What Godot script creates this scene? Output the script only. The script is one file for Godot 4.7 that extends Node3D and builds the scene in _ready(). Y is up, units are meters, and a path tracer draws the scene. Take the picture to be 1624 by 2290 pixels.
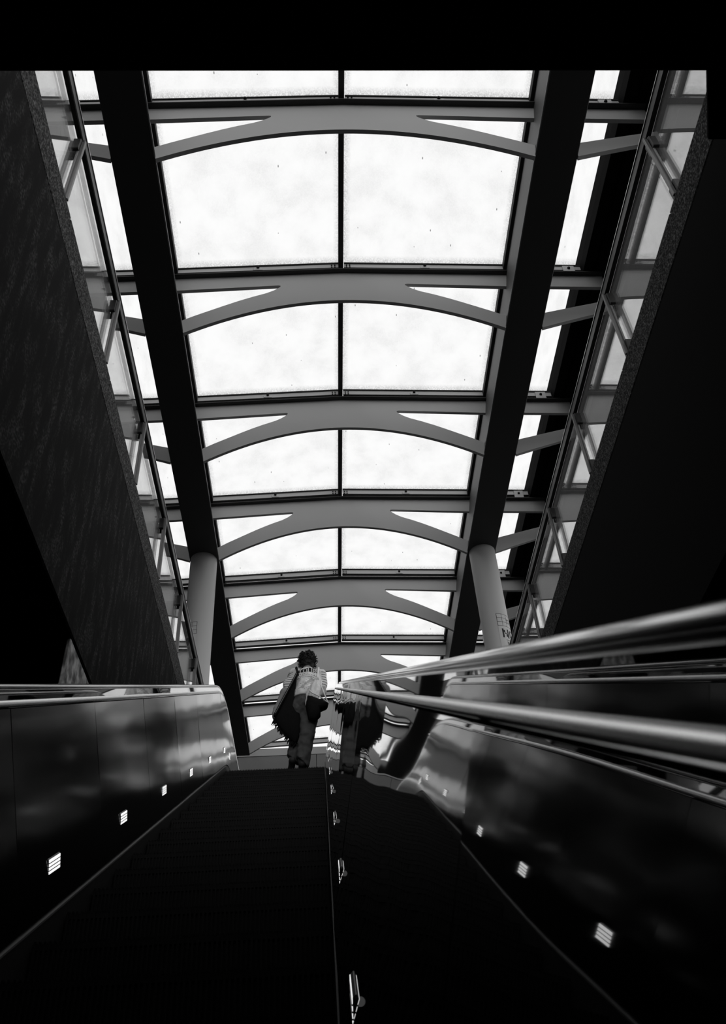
extends Node3D
# A pair of escalators climbing out of a dark station passage into a glass-roofed canopy.
# x to the right, y up, the escalators climb towards -z. The camera stands at the origin.

const TH := 0.535816            # slope of the escalators, 30.7 degrees
const CX := 0.404               # middle of the canopy and of the escalator well
const RIB0 := 4.3304            # distance of the first rib in view
const BAY := 2.1155             # rib spacing
const YTOP := 5.61              # where the reference line of the escalators runs level
const RAD := 2.4                # its bend
const NOSE := -0.88             # step noses below the reference line
const XL := -1.409              # faces of the two side walls of the well
const XR := 2.217
const FLOOR_Y := 4.73

var M := {}
var taken := {}

# ---------------------------------------------------------------- mesh building
class MB:
	var v := PackedVector3Array()
	var n := PackedVector3Array()
	var t := PackedVector2Array()

	func tri(a: Vector3, b: Vector3, c: Vector3) -> void:   # counter-clockwise seen from outside
		var m := (b - a).cross(c - a).normalized()
		for p: Vector3 in [a, c, b]:
			v.append(p); n.append(m); t.append(Vector2(p.x, p.y))

	func quad(a: Vector3, b: Vector3, c: Vector3, d: Vector3) -> void:
		tri(a, b, c)
		tri(a, c, d)

	func quad_out(o: Vector3, a: Vector3, b: Vector3, c: Vector3, d: Vector3) -> void:
		if (b - a).cross(c - a).dot(a + b + c + d - 4.0 * o) < 0.0:
			quad(d, c, b, a)
		else:
			quad(a, b, c, d)

	func corner(x: Transform3D, c: Vector3, h: Vector3, e: float, s: Vector3, flat: int) -> Vector3:
		var q := Vector3(h.x - e, h.y - e, h.z - e)
		q[flat] = h[flat]
		return x * (c + q * s)

	# a box with chamfered edges, placed by a transform
	func box(lo: Vector3, hi: Vector3, bev := 0.0, x := Transform3D()) -> void:
		var o := x * ((lo + hi) / 2.0)
		var c := (lo + hi) / 2.0
		var h := (hi - lo) / 2.0
		var e: float = min(bev, 0.45 * min(h.x, min(h.y, h.z)))
		for k in 3:
			var i := (k + 1) % 3
			var j := (k + 2) % 3
			for sg: float in [-1.0, 1.0]:
				var p := []
				for w: Array in [[-1, -1], [1, -1], [1, 1], [-1, 1]]:
					var s := Vector3()
					s[k] = sg; s[i] = w[0]; s[j] = w[1]
					p.append(corner(x, c, h, e, s, k))
				quad_out(o, p[0], p[1], p[2], p[3])
			if e > 0.0:
				for si: float in [-1.0, 1.0]:
					for sj: float in [-1.0, 1.0]:
						var s0 := Vector3(); var s1 := Vector3()
						s0[k] = -1; s0[i] = si; s0[j] = sj
						s1[k] = 1; s1[i] = si; s1[j] = sj
						quad_out(o, corner(x, c, h, e, s0, i), corner(x, c, h, e, s1, i), corner(x, c, h, e, s1, j), corner(x, c, h, e, s0, j))
		if e > 0.0:
			for sx: float in [-1.0, 1.0]:
				for sy: float in [-1.0, 1.0]:
					for sz: float in [-1.0, 1.0]:
						var s := Vector3(sx, sy, sz)
						var a: Vector3 = corner(x, c, h, e, s, 0)
						var b: Vector3 = corner(x, c, h, e, s, 1)
						var d: Vector3 = corner(x, c, h, e, s, 2)
						if (b - a).cross(d - a).dot(a - o) < 0.0:
							tri(a, d, b)
						else:
							tri(a, b, d)

	# a plate: outline in the local xy plane, thickness along z from z0 to z1
	func plate(outline: PackedVector2Array, z0: float, z1: float, x := Transform3D()) -> void:
		var poly := outline
		if Geometry2D.is_polygon_clockwise(poly):
			poly = poly.duplicate()
			poly.reverse()
		var area := 0.0
		for i in poly.size():
			area += poly[i].cross(poly[(i + 1) % poly.size()])
		if area < 0.0:
			poly.reverse()
		var idx := Geometry2D.triangulate_polygon(poly)
		for i in range(0, idx.size(), 3):
			var a := poly[idx[i]]
			var b := poly[idx[i + 1]]
			var c := poly[idx[i + 2]]
			if (b - a).cross(c - a) < 0.0:
				var sw := b
				b = c
				c = sw
			tri(x * Vector3(a.x, a.y, z1), x * Vector3(b.x, b.y, z1), x * Vector3(c.x, c.y, z1))
			tri(x * Vector3(a.x, a.y, z0), x * Vector3(c.x, c.y, z0), x * Vector3(b.x, b.y, z0))
		for i in poly.size():
			var a := poly[i]
			var b := poly[(i + 1) % poly.size()]
			quad(x * Vector3(a.x, a.y, z0), x * Vector3(b.x, b.y, z0), x * Vector3(b.x, b.y, z1), x * Vector3(a.x, a.y, z1))

	# rows of points, smooth; out says roughly where the outside is
	func grid(rows: Array, close := false, flip := false) -> void:
		var nr := rows.size()
		var nc: int = rows[0].size()
		var nn := []
		for i in nr:
			var line := PackedVector3Array()
			for j in nc:
				var du: Vector3 = rows[min(i + 1, nr - 1)][j] - rows[max(i - 1, 0)][j]
				var jn := (j + 1) % nc if close else mini(j + 1, nc - 1)
				var jp := (j + nc - 1) % nc if close else maxi(j - 1, 0)
				var dv: Vector3 = rows[i][jn] - rows[i][jp]
				var m := du.cross(dv).normalized()
				line.append(-m if flip else m)
			nn.append(line)
		for i in nr - 1:
			for j in (nc if close else nc - 1):
				var k := (j + 1) % nc
				var f := [[i, j], [i + 1, j], [i + 1, k], [i, k]]
				var order := [0, 1, 2, 0, 2, 3] if flip else [0, 2, 1, 0, 3, 2]
				for q: int in order:
					var e: Array = f[q]
					v.append(rows[e[0]][e[1]])
					n.append(nn[e[0]][e[1]])
					t.append(Vector2(float(e[0]) / (nr - 1), float(e[1]) / maxi(nc - 1, 1)))

	func tube(path: Array, r: Array, sides := 10) -> void:
		var rows := []
		for i in path.size():
			var d: Vector3 = (path[mini(i + 1, path.size() - 1)] - path[maxi(i - 1, 0)]).normalized()
			var a := d.cross(Vector3.UP if absf(d.y) < 0.9 else Vector3.RIGHT).normalized()
			var b := d.cross(a)
			var ring := PackedVector3Array()
			for k in sides:
				var g := TAU * k / sides
				ring.append(path[i] + (a * cos(g) + b * sin(g)) * r[i])
			rows.append(ring)
		grid(rows, true, false)
		for q: int in [0, path.size() - 1]:
			for k in range(1, sides - 1):
				if q == 0:
					tri(rows[q][0], rows[q][k], rows[q][k + 1])
				else:
					tri(rows[q][0], rows[q][k + 1], rows[q][k])

	func mesh() -> ArrayMesh:
		var a := []
		a.resize(Mesh.ARRAY_MAX)
		a[Mesh.ARRAY_VERTEX] = v
		a[Mesh.ARRAY_NORMAL] = n
		a[Mesh.ARRAY_TEX_UV] = t
		var am := ArrayMesh.new()
		am.add_surface_from_arrays(Mesh.PRIMITIVE_TRIANGLES, a)
		return am


func numbered(called: String) -> String:
	var k: int = taken.get(called, 0)
	taken[called] = k + 1
	return called if k == 0 else "%s_%03d" % [called, k]

func put(called: String, mesh: Mesh, m: Material, parent: Node3D, at := Transform3D()) -> MeshInstance3D:
	var o := MeshInstance3D.new()
	o.name = numbered(called) if parent == self else called
	o.mesh = mesh
	o.material_override = m
	o.transform = at
	parent.add_child(o, true)
	return o

func thing(called: String, label: String, category: String, at := Vector3.ZERO, group := "") -> Node3D:
	var o := Node3D.new()
	o.name = numbered(called)
	add_child(o)
	o.position = at
	tag(o, label, category, group)
	return o

func tag(o: Node, label: String, category: String, group := "") -> void:
	o.set_meta("label", label)
	o.set_meta("category", category)
	if group:
		o.set_meta("group", group)

func setting(called: String, label: String, category: String, at := Vector3.ZERO) -> Node3D:
	var o := thing(called, label, category, at)
	o.set_meta("kind", "structure")
	return o

# ---------------------------------------------------------------- materials
func grey(v: float) -> Color:                 # v is a linear reflectance
	return Color(v, v, v).linear_to_srgb()

func mat(called: String, v: float, rough: float, metal := 0.0, spec := 0.5) -> StandardMaterial3D:
	var m := StandardMaterial3D.new()
	m.resource_name = called
	m.albedo_color = grey(v)
	m.roughness = rough
	m.metallic = metal
	m.metallic_specular = spec
	M[called] = m
	return m

func noise_tex(seed_: int, freq: float, lo: float, hi: float, w := 512, octaves := 5) -> ImageTexture:
	var f := FastNoiseLite.new()
	f.seed = seed_
	f.frequency = freq
	f.fractal_octaves = octaves
	var im := f.get_seamless_image(w, w, false, false, 0.15)
	var out := Image.create(w, w, false, Image.FORMAT_RGB8)
	for y in w:
		for x in w:
			var g: float = lerpf(lo, hi, clampf(0.5 + 2.2 * (im.get_pixel(x, y).r - 0.5), 0.0, 1.0))
			out.set_pixel(x, y, Color(g, g, g))
	return ImageTexture.create_from_image(out)

func speckle_tex(seed_: int, lo: float, hi: float, w := 256) -> ImageTexture:
	var r := RandomNumberGenerator.new()
	r.seed = seed_
	var out := Image.create(w, w, false, Image.FORMAT_RGB8)
	for y in w:
		for x in w:
			var g := lerpf(lo, hi, pow(r.randf(), 1.4))
			out.set_pixel(x, y, Color(g, g, g))
	return ImageTexture.create_from_image(out)

func triplanar(m: StandardMaterial3D, tex: Texture2D, sc: Vector3) -> void:
	m.albedo_texture = tex
	m.uv1_triplanar = true
	m.uv1_world_triplanar = true
	m.uv1_scale = sc

func make_materials() -> void:
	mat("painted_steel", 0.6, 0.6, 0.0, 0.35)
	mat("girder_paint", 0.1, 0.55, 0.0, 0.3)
	mat("glazing_aluminium", 0.62, 0.45, 0.0, 0.4)
	mat("gasket", 0.012, 0.8)
	mat("mullion_paint", 0.05, 0.6, 0.0, 0.3)
	mat("gutter_metal", 0.012, 0.8, 0.0, 0.1)
	mat("column_paint", 0.55, 0.5, 0.0, 0.4)
	mat("rail_metal", 0.012, 0.4, 0.0, 0.35)
	mat("post_metal", 0.13, 0.4, 0.3, 0.5)
	mat("fascia_grey", 0.2, 0.7)
	mat("fascia_light", 0.45, 0.7)
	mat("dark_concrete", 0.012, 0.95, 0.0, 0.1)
	mat("paving", 0.03, 0.95, 0.0, 0.2)
	mat("blocker_stone", 0.06, 0.9, 0.0, 0.2)
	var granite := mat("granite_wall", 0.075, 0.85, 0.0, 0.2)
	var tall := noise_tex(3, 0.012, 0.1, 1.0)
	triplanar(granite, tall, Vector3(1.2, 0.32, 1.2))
	granite.detail_enabled = true
	granite.detail_blend_mode = BaseMaterial3D.BLEND_MODE_MUL
	granite.detail_albedo = speckle_tex(5, 0.15, 1.0)
	granite.detail_uv_layer = BaseMaterial3D.DETAIL_UV_2
	granite.uv2_triplanar = true
	granite.uv2_world_triplanar = true
	granite.uv2_scale = Vector3(0.45, 0.45, 0.45)
	var cop := mat("granite_coping", 0.17, 0.85, 0.0, 0.2)
	triplanar(cop, speckle_tex(9, 0.2, 1.0), Vector3(0.55, 0.55, 0.55))
	var pier := mat("pier_concrete", 0.6, 0.9, 0.0, 0.2)
	triplanar(pier, noise_tex(11, 0.03, 0.5, 1.0), Vector3(0.6, 0.5, 0.6))
	# escalator
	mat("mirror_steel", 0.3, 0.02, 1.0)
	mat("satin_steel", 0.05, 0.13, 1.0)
	mat("brushed_trim", 0.6, 0.32, 1.0)
	mat("ledge_metal", 0.13, 0.7, 0.0, 0.2)
	mat("deck_trim", 0.85, 0.25, 1.0)
	var rub := mat("rubber", 0.035, 0.18, 0.0, 0.75)
	rub.clearcoat_enabled = true
	rub.clearcoat = 1.0
	rub.clearcoat_roughness = 0.1
	mat("step_metal", 0.008, 0.6, 0.0, 0.3)
	mat("skirt_metal", 0.02, 0.55, 0.0, 0.3)
	mat("lamp_bezel", 0.1, 0.5, 0.5)
	var lens := mat("lamp_lens", 0.8, 0.4)
	lens.emission_enabled = true
	lens.emission = Color.WHITE
	lens.emission_energy_multiplier = 0.95
	# glass
	var guard := mat("guard_glass", 0.9, 0.0)
	guard.transparency = BaseMaterial3D.TRANSPARENCY_ALPHA
	guard.albedo_color = Color(0.9, 0.9, 0.9, 0.04)
	for k in 3:
		var pane := mat("roof_glass_%d" % k, 1.0, 0.4, 0.0, 0.4)
		pane.transparency = BaseMaterial3D.TRANSPARENCY_ALPHA
		pane.albedo_texture = dirt(20 + k)
		pane.texture_repeat = false
	# person
	mat("skin", 0.3, 0.6)
	mat("hair", 0.008, 0.8)
	mat("denim", 0.09, 0.9)
	mat("shoe", 0.03, 0.7)
	mat("black_cloth", 0.012, 0.95, 0.0, 0.2)
	mat("pale_cloth", 0.85, 0.95, 0.0, 0.2)
	mat("piping", 0.35, 0.7)
	var sh := mat("shirt", 1.0, 0.95, 0.0, 0.2)
	sh.albedo_texture = shirt_print()
	sh.texture_repeat = false

# grime on a roof pane: an alpha map of blotches, specks and a dusty margin
func dirt(seed_: int) -> ImageTexture:
	var w := 256
	var f := FastNoiseLite.new()
	f.seed = seed_
	f.frequency = 0.014
	f.fractal_octaves = 4
	var r := RandomNumberGenerator.new()
	r.seed = seed_
	var im := Image.create(w, w, false, Image.FORMAT_RGBA8)
	for y in w:
		for x in w:
			var b: float = clampf(0.5 + f.get_noise_2d(x, y), 0.0, 1.0)
			var e: float = minf(minf(x, w - 1 - x), minf(y, w - 1 - y)) / w
			var rim := 0.5 * maxf(0.0, 1.0 - e / 0.05) * r.randf()
			var a := 0.132 + 0.03 * b * b + 0.03 * r.randf() * b + 0.6 * rim
			im.set_pixel(x, y, Color(0.42, 0.42, 0.42, clampf(a, 0.0, 0.6)))
	for k in 7:
		var px := r.randi_range(8, w - 12)
		var py := r.randi_range(8, w - 12)
		im.fill_rect(Rect2i(px, py, 1, r.randi_range(1, 3)), Color(0.1, 0.1, 0.1, 0.7))
	return ImageTexture.create_from_image(im)

const GLYPHS := {
	"T": ["11111", "00100", "00100", "00100", "00100", "00100", "00100"],
	"O": ["01110", "10001", "10001", "10001", "10001", "10001", "01110"],
	"U": ["10001", "10001", "10001", "10001", "10001", "10001", "01110"],
	"R": ["11110", "10001", "10001", "11110", "10100", "10010", "10001"],
	"N": ["10001", "11001", "11001", "10101", "10011", "10011", "10001"],
	"S": ["01111", "10000", "10000", "01110", "00001", "00001", "11110"],
}

func write(im: Image, text: String, x: int, y: int, u: int, c: Color, fat := 1.0) -> void:
	for k in text.length():
		var g: Array = GLYPHS[text[k]]
		for j in 7:
			for i in 5:
				if g[j][i] == "1":
					im.fill_rect(Rect2i(x + (k * 6 + i) * u, y + j * u, int(u * fat), u), c)

func shirt_print() -> ImageTexture:
	var im := Image.create(256, 256, false, Image.FORMAT_RGB8)
	var r := RandomNumberGenerator.new()
	r.seed = 4
	im.fill(grey(0.86))
	var ink := grey(0.03)
	im.fill_rect(Rect2i(62, 30, 136, 34), ink)
	write(im, "TOUR", 74, 33, 5, grey(0.8), 1.0)
	for row in 3:
		for k in 17:
			if r.randf() < 0.75:
				im.fill_rect(Rect2i(60 + k * 8 + r.randi_range(-1, 1), 74 + row * 13, 4, 4), ink)
	for k in 26:                                     # a slanting sketchy picture
		var yy := 108 + k * 4
		var xx := 150 - k * 3
		im.fill_rect(Rect2i(xx + r.randi_range(-4, 4), yy, r.randi_range(12, 44), 2), grey(0.12))
	for k in 40:
		im.fill_rect(Rect2i(r.randi_range(50, 200), r.randi_range(112, 215), 3, 3), grey(0.1))
	for k in 9:                                      # stripes on the sleeves
		im.fill_rect(Rect2i(0, 40 + k * 16, 40, 5), grey(0.2))
		im.fill_rect(Rect2i(216, 40 + k * 16, 40, 5), grey(0.2))
	return ImageTexture.create_from_image(im)

func notice_print(right: bool) -> ImageTexture:
	var w := 256
	var h := 320
	var im := Image.create(w, h, false, Image.FORMAT_RGB8)
	im.fill(grey(0.62))
	var ink := grey(0.02)
	for k in 7:
		im.fill_rect(Rect2i(k * 40, 0, 3, 108), ink)
	for k in 4:
		im.fill_rect(Rect2i(0, k * 35, w, 3), ink)
	if right:
		write(im, "S", 84, 40, 5, ink)
		im.fill_rect(Rect2i(116, 52, 30, 5), ink)
		write(im, "NO", 26, 132, 11, ink, 1.3)
		im.fill_rect(Rect2i(50, 226, 180, 4), ink)
		write(im, "NO", 56, 240, 5, ink)
	else:
		im.fill_rect(Rect2i(52, 130, 110, 70), ink)
		im.fill_rect(Rect2i(48, 216, 130, 30), ink)
	return ImageTexture.create_from_image(im)

# ---------------------------------------------------------------- the line that the escalators follow
# u runs along the reference line through the camera; gives the point h above it (perpendicular)
func along(x: float, u: float, h: float) -> Vector3:
	var corner := YTOP / sin(TH)
	var t := RAD * tan(TH / 2.0)
	var u1 := corner - t
	var arc := RAD * TH
	if u <= u1:
		return Vector3(x, u * sin(TH) + h * cos(TH), -(u * cos(TH) - h * sin(TH)))
	var c := Vector2(u1 * cos(TH) + RAD * sin(TH), u1 * sin(TH) - RAD * cos(TH))
	if u <= u1 + arc:
		var a := TH - (u - u1) / RAD
		return Vector3(x, c.y + (RAD + h) * cos(a), -(c.x - (RAD + h) * sin(a)))
	return Vector3(x, YTOP + h, -(c.x + (u - u1 - arc)))

func frame_at(x: float, u: float, h: float) -> Transform3D:    # x across, y up from the slope, -z along it
	var p := along(x, u, h)
	var f := (along(x, u + 0.02, h) - along(x, u - 0.02, h)).normalized()
	return Transform3D(Basis(Vector3.RIGHT, Vector3.RIGHT.cross(f), -f), p)

func stations(u0: float, u1: float) -> Array:
	var out := []
	var u := u0
	while u < u1 - 0.01:
		out.append(u)
		u += 0.09 if u > 9.7 and u < 11.8 else 0.45
	out.append(u1)
	return out

func nose_y(d: float) -> float:
	var lo := -4.0
	var hi := 16.0
	for k in 40:
		var m := (lo + hi) / 2.0
		if -along(0, m, NOSE).z < d:
			lo = m
		else:
			hi = m
	return along(0, lo, NOSE).y

# ================================================================ the scene
func _ready() -> void:
	# camera
	var cam := Camera3D.new()
	cam.name = "camera"
	add_child(cam)
	cam.transform = Transform3D(Basis(Vector3(0.99830158, -0.05424176, 0.02125537), Vector3(0.02642117, 0.74671359, 0.66462075), Vector3(-0.05192187, -0.66293035, 0.74687849)).orthonormalized(), Vector3.ZERO)
	var lens := CameraAttributesPhysical.new()
	lens.frustum_focal_length = 20.986
	lens.exposure_aperture = 6.5
	lens.frustum_focus_distance = 9.0
	lens.frustum_near = 0.05
	lens.frustum_far = 300.0
	cam.attributes = lens
	cam.current = true
	# sky: an even overcast
	var sky := ProceduralSkyMaterial.new()
	sky.sky_top_color = Color(0.985, 0.985, 0.985)
	sky.sky_horizon_color = Color(0.97, 0.97, 0.97)
	sky.ground_horizon_color = Color(0.2, 0.2, 0.2)
	sky.ground_bottom_color = Color(0.15, 0.15, 0.15)
	sky.sun_angle_max = 0.0
	var env := Environment.new()
	env.background_mode = Environment.BG_SKY
	env.sky = Sky.new()
	env.sky.sky_material = sky
	env.background_energy_multiplier = 1.34
	env.tonemap_mode = Environment.TONE_MAPPER_LINEAR
	env.tonemap_exposure = 1.0
	env.sdfgi_enabled = true
	env.ssao_enabled = true
	env.ssil_enabled = true
	var we := WorldEnvironment.new()
	we.name = "environment"
	we.environment = env
	add_child(we)

	make_materials()
	build_shell()
	build_canopy()
	build_guards()
	build_escalators()
	build_person()

# ---------------------------------------------------------------- walls, passage, landing
func build_shell() -> void:
	for s: int in [-1, 1]:
		var face := XL if s < 0 else XR
		var w := setting("wall_left" if s < 0 else "wall_right", "dark streaked granite wall on the left side of the escalator well" if s < 0 else "right wall of the escalator well, its shade put into a near-black colour", "wall")
		var b := MB.new()
		var x0: float = minf(face, face + s * 9.0)
		b.box(Vector3(x0, 2.95, -26.0), Vector3(x0 + 9.0, 4.66, -1.165), 0.008)
		put("stone_face", b.mesh(), M.granite_wall if s < 0 else M.dark_concrete, w)  # right wall: the near-black colour stands in for its deeper shade
		var low := MB.new()
		var lx: float = -3.4 if s < 0 else 4.2
		low.box(Vector3(minf(lx, lx + s * 0.3), -6.0, -26.0), Vector3(maxf(lx, lx + s * 0.3), 2.95, 7.0))
		put("lower_wall", low.mesh(), M.dark_concrete, w)
		var pv := MB.new()
		pv.box(Vector3(x0 - 20.0 if s < 0 else x0 + 0.14, 4.66, -60.0), Vector3(x0 + 8.86 if s < 0 else x0 + 29.0, 4.72, -1.165))
		var f := setting("floor", "dark paving outside the glass guard, %s of the well" % ("left" if s < 0 else "right"), "paving")
		put("paving", pv.mesh(), M.paving, f)
	var c := setting("ceiling", "black concrete ceiling of the passage, cut off straight above the escalators", "ceiling")
	var cb := MB.new()
	cb.box(Vector3(-3.7, 2.85, -1.1615), Vector3(4.5, 4.7, 7.0), 0.006)
	put("slab", cb.mesh(), M.dark_concrete, c)
	var hb := MB.new()
	hb.plate(PackedVector2Array([Vector2(1.264, 1.15), Vector2(1.341, 1.382), Vector2(2.6, 1.382), Vector2(2.6, 1.15)]), 2.85, 2.865, Transform3D(Basis(Vector3(1, 0, 0), Vector3(0, 0, -1), Vector3(0, 1, 0)), Vector3.ZERO))
	put("corner_plate", hb.mesh(), M.dark_concrete, c)
	var bw := setting("wall_back", "black end wall of the passage behind the viewer", "wall")
	var bb := MB.new()
	bb.box(Vector3(-3.7, -6.0, 6.7), Vector3(4.5, 2.85, 7.0))
	put("concrete", bb.mesh(), M.dark_concrete, bw)
	var lf := setting("floor", "black floor of the lower passage at the foot of the escalators", "floor")
	var lb := MB.new()
	lb.box(Vector3(-3.7, -6.2, -26.0), Vector3(4.5, -5.9, 7.0))
	put("concrete", lb.mesh(), M.dark_concrete, lf)
	var land := setting("floor", "dark upper landing behind the top of the escalators", "landing")
	var nb := MB.new()
	nb.box(Vector3(XL + 0.002, 4.3, -26.0), Vector3(XR - 0.002, FLOOR_Y, -10.45))
	put("paving", nb.mesh(), M.paving, land)
	# pale concrete under the left granite, set back a little
	var p := setting("trim_1", "pale stained concrete wall end below the left granite wall", "concrete wall", Vector3(-1.42, 0.8, -4.34))
	var pb := MB.new()
	pb.box(Vector3(-0.025, 0.0, -4.5), Vector3(0.0, 2.148, 0.0), 0.006)
	put("concrete_face", pb.mesh(), M.pier_concrete, p)
	# added, unseen building block left of the canopy, there to hold back sky light
	var w2 := setting("added_sky_blocker", "added unseen building block left of the canopy that holds back sky light", "building")
	var fb := MB.new()
	fb.box(Vector3(-12.0, 4.72, -45.0), Vector3(-7.0, 19.0, 4.0), 0.05)
	put("blocker_face", fb.mesh(), M.blocker_stone, w2)
	var pane := MB.new()
	pane.box(Vector3(-0.02, 0.0, -0.7), Vector3(0.03, 1.8, 0.7), 0.01)
	var pane_mesh := pane.mesh()
	for i in 4:
		for j in 14:
			put("blocker_pane", pane_mesh, M.rail_metal, w2, Transform3D(Basis(), Vector3(-7.0, 6.2 + i * 3.2, 1.0 - j * 3.1)))

# ---------------------------------------------------------------- canopy
func pitch(rel: float) -> float:
	return -0.042 * absf(rel)

func arch(rel: float) -> float:
	return 9.187 - 0.1676 * rel * rel

const ORD := ["topmost", "second", "third", "fourth", "fifth", "sixth", "seventh"]

func build_canopy() -> void:
	# --- ribs
	var web := PackedVector2Array()
	for k in 13:                                              # upper edge
		var r := lerpf(-2.085, 2.085, k / 12.0)
		web.append(Vector2(r, 9.764 + pitch(r)))
	web.append(Vector2(2.045, 9.43))
	web.append(Vector2(0.80, 9.512))
	web.append(Vector2(0.775, 9.505))
	web.append(Vector2(0.775, 9.485))
	web.append(Vector2(0.80, 9.455))
	web.append(Vector2(0.86, 9.405))
	for k in 7:
		var r := lerpf(0.95, 1.945, k / 6.0)
		web.append(Vector2(r, arch(r) + lerpf(0.315, 0.262, minf(1.0, (r - 0.95) / 0.6))))
	for k in 41:
		var r := lerpf(1.9, -1.9, k / 40.0)
		web.append(Vector2(r, arch(r)))
	for k in 7:
		var r := lerpf(1.945, 0.95, k / 6.0)
		web.append(Vector2(-r, arch(r) + lerpf(0.315, 0.262, minf(1.0, (r - 0.95) / 0.6))))
	web.append(Vector2(-0.86, 9.405))
	web.append(Vector2(-0.80, 9.455))
	web.append(Vector2(-0.775, 9.485))
	web.append(Vector2(-0.775, 9.505))
	web.append(Vector2(-0.80, 9.512))
	web.append(Vector2(-2.045, 9.43))
	var wm := MB.new()
	wm.plate(web, -0.045, 0.0)
	var web_mesh := wm.mesh()
	var arm := PackedVector2Array([Vector2(2.34, 9.66), Vector2(3.3, 9.62), Vector2(3.3, 9.385), Vector2(2.34, 9.425)])
	var strut := PackedVector2Array()
	for k in 9:
		var r := lerpf(3.3, 2.34, k / 8.0)
		strut.append(Vector2(r, 8.58 + 0.38 * (r - 2.34) - 0.035 * pow(r - 2.34, 2)))
	for k in 7:
		var r := lerpf(2.34, 3.3, k / 6.0)
		strut.append(Vector2(r, 8.845 + 0.29 * (r - 2.34) - 0.01 * pow(r - 2.34, 2)))
	var arm_mesh := []
	for s: int in [1, -1]:
		for outline: PackedVector2Array in [arm, strut, PackedVector2Array([Vector2(2.34, 9.66), Vector2(3.3, 9.62), Vector2(3.3, 9.634), Vector2(2.34, 9.674)])]:
			var q := PackedVector2Array()
			for e in outline:
				q.append(Vector2(s * e.x, e.y))
			var b := MB.new()
			if arm_mesh.size() % 3 == 2:
				b.plate(q, -0.11, 0.065)
			else:
				b.plate(q, -0.045, 0.0)
			arm_mesh.append(b.mesh())
	var fl := MB.new()
	for s: int in [-1, 1]:
		var pts := PackedVector2Array([Vector2(0, 9.764), Vector2(s * 2.085, 9.764 + pitch(2.085)), Vector2(s * 2.085, 9.778 + pitch(2.085)), Vector2(0, 9.778)])
		fl.plate(pts, -0.11, 0.065)
	var flange_mesh := fl.mesh()
	for k in 7:
		var z := -(RIB0 + BAY * k)
		var lab: String = "%s arched grey steel rib under the glass roof, counted from the top" % ORD[k]
		if k == 6:
			lab = "farthest arched grey steel rib, lowest in view behind the person's legs"
		var t := thing("roof_rib", lab, "roof rib", Vector3(CX, 0, z), "arched ribs of the glass roof")
		put("arched_web", web_mesh, M.painted_steel, t)
		put("top_flange", flange_mesh, M.mullion_paint, t)  # darker than the web: shade under the flange put into the paint
		for q in 6:
			put(["outer_chord", "outer_strut", "outer_flange"][q % 3], arm_mesh[q], M.mullion_paint if q % 3 == 2 else M.painted_steel, t)  # outer flanges too carry their underside shade as dark paint
	# --- girders
	for s: int in [-1, 1]:
		var t := thing("box_girder", "long black box girder running under the %s side of the roof" % ("left" if s < 0 else "right"), "girder", Vector3(CX + s * 2.12, 8.6, 0), "box girders")
		var b := MB.new()
		var sec := PackedVector2Array([Vector2(-s * 0.208, 0.0), Vector2(s * 0.213, 0.0), Vector2(s * 0.22, 0.007), Vector2(s * 0.16, 1.2), Vector2(-s * 0.018, 1.2), Vector2(-s * 0.215, 0.007)])
		b.plate(sec, -17.14, -0.3)
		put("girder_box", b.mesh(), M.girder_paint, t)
		var lip := MB.new()
		lip.box(Vector3(-s * 0.212 - 0.006, 0.018, -17.1), Vector3(-s * 0.212 + 0.006, 0.028, -0.3), 0.002)
		put("edge_lip", lip.mesh(), M.glazing_aluminium, t)
	# --- columns
	for s: int in [-1, 1]:
		var cx := CX + s * 2.13
		var t := thing("column", "round grey steel column carrying the %s girder, with a pasted notice" % ("left" if s < 0 else "right"), "column", Vector3(cx, FLOOR_Y, -10.70), "round columns")
		var rows := []
		for y: float in [0.0, 0.02, 3.84, 3.871]:
			var ring := PackedVector3Array()
			for k in 48:
				ring.append(Vector3(0.2 * cos(TAU * k / 48), y, 0.2 * sin(TAU * k / 48)))
			rows.append(ring)
		var b := MB.new()
		b.grid(rows, true, false)
		put("shaft", b.mesh(), M.column_paint, t)
		# the notice wraps round the outer side
		var a0 := deg_to_rad(93.0 if s > 0 else 87.0)
		var a1 := deg_to_rad(-40.0 if s > 0 else 220.0)
		var y1 := (7.31 if s > 0 else 7.34) - FLOOR_Y
		var nr := []
		for i in 2:
			var line := PackedVector3Array()
			for k in 19:
				var g := lerpf(a0, a1, k / 18.0)
				line.append(Vector3(0.2025 * cos(g), y1 - i * 0.62, 0.2025 * sin(g)))
			nr.append(line)
		var nb := MB.new()
		nb.grid(nr, false, s < 0)
		for i in nb.t.size():
			nb.t[i] = Vector2(nb.t[i].y, nb.t[i].x)
		var nm := mat("notice_%d" % s, 1.0, 0.8)
		nm.albedo_texture = notice_print(s > 0)
		nm.texture_repeat = false
		put("notice", nb.mesh(), nm, t).set_meta("label", "white paper notice with a grid and bold black lettering")
	# --- glazing
	var roof := thing("glass_roof", "bright glass roof of large panes held by slim dark glazing bars", "glass roof", Vector3(CX, 0, 0))
	var yg := 9.99
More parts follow.
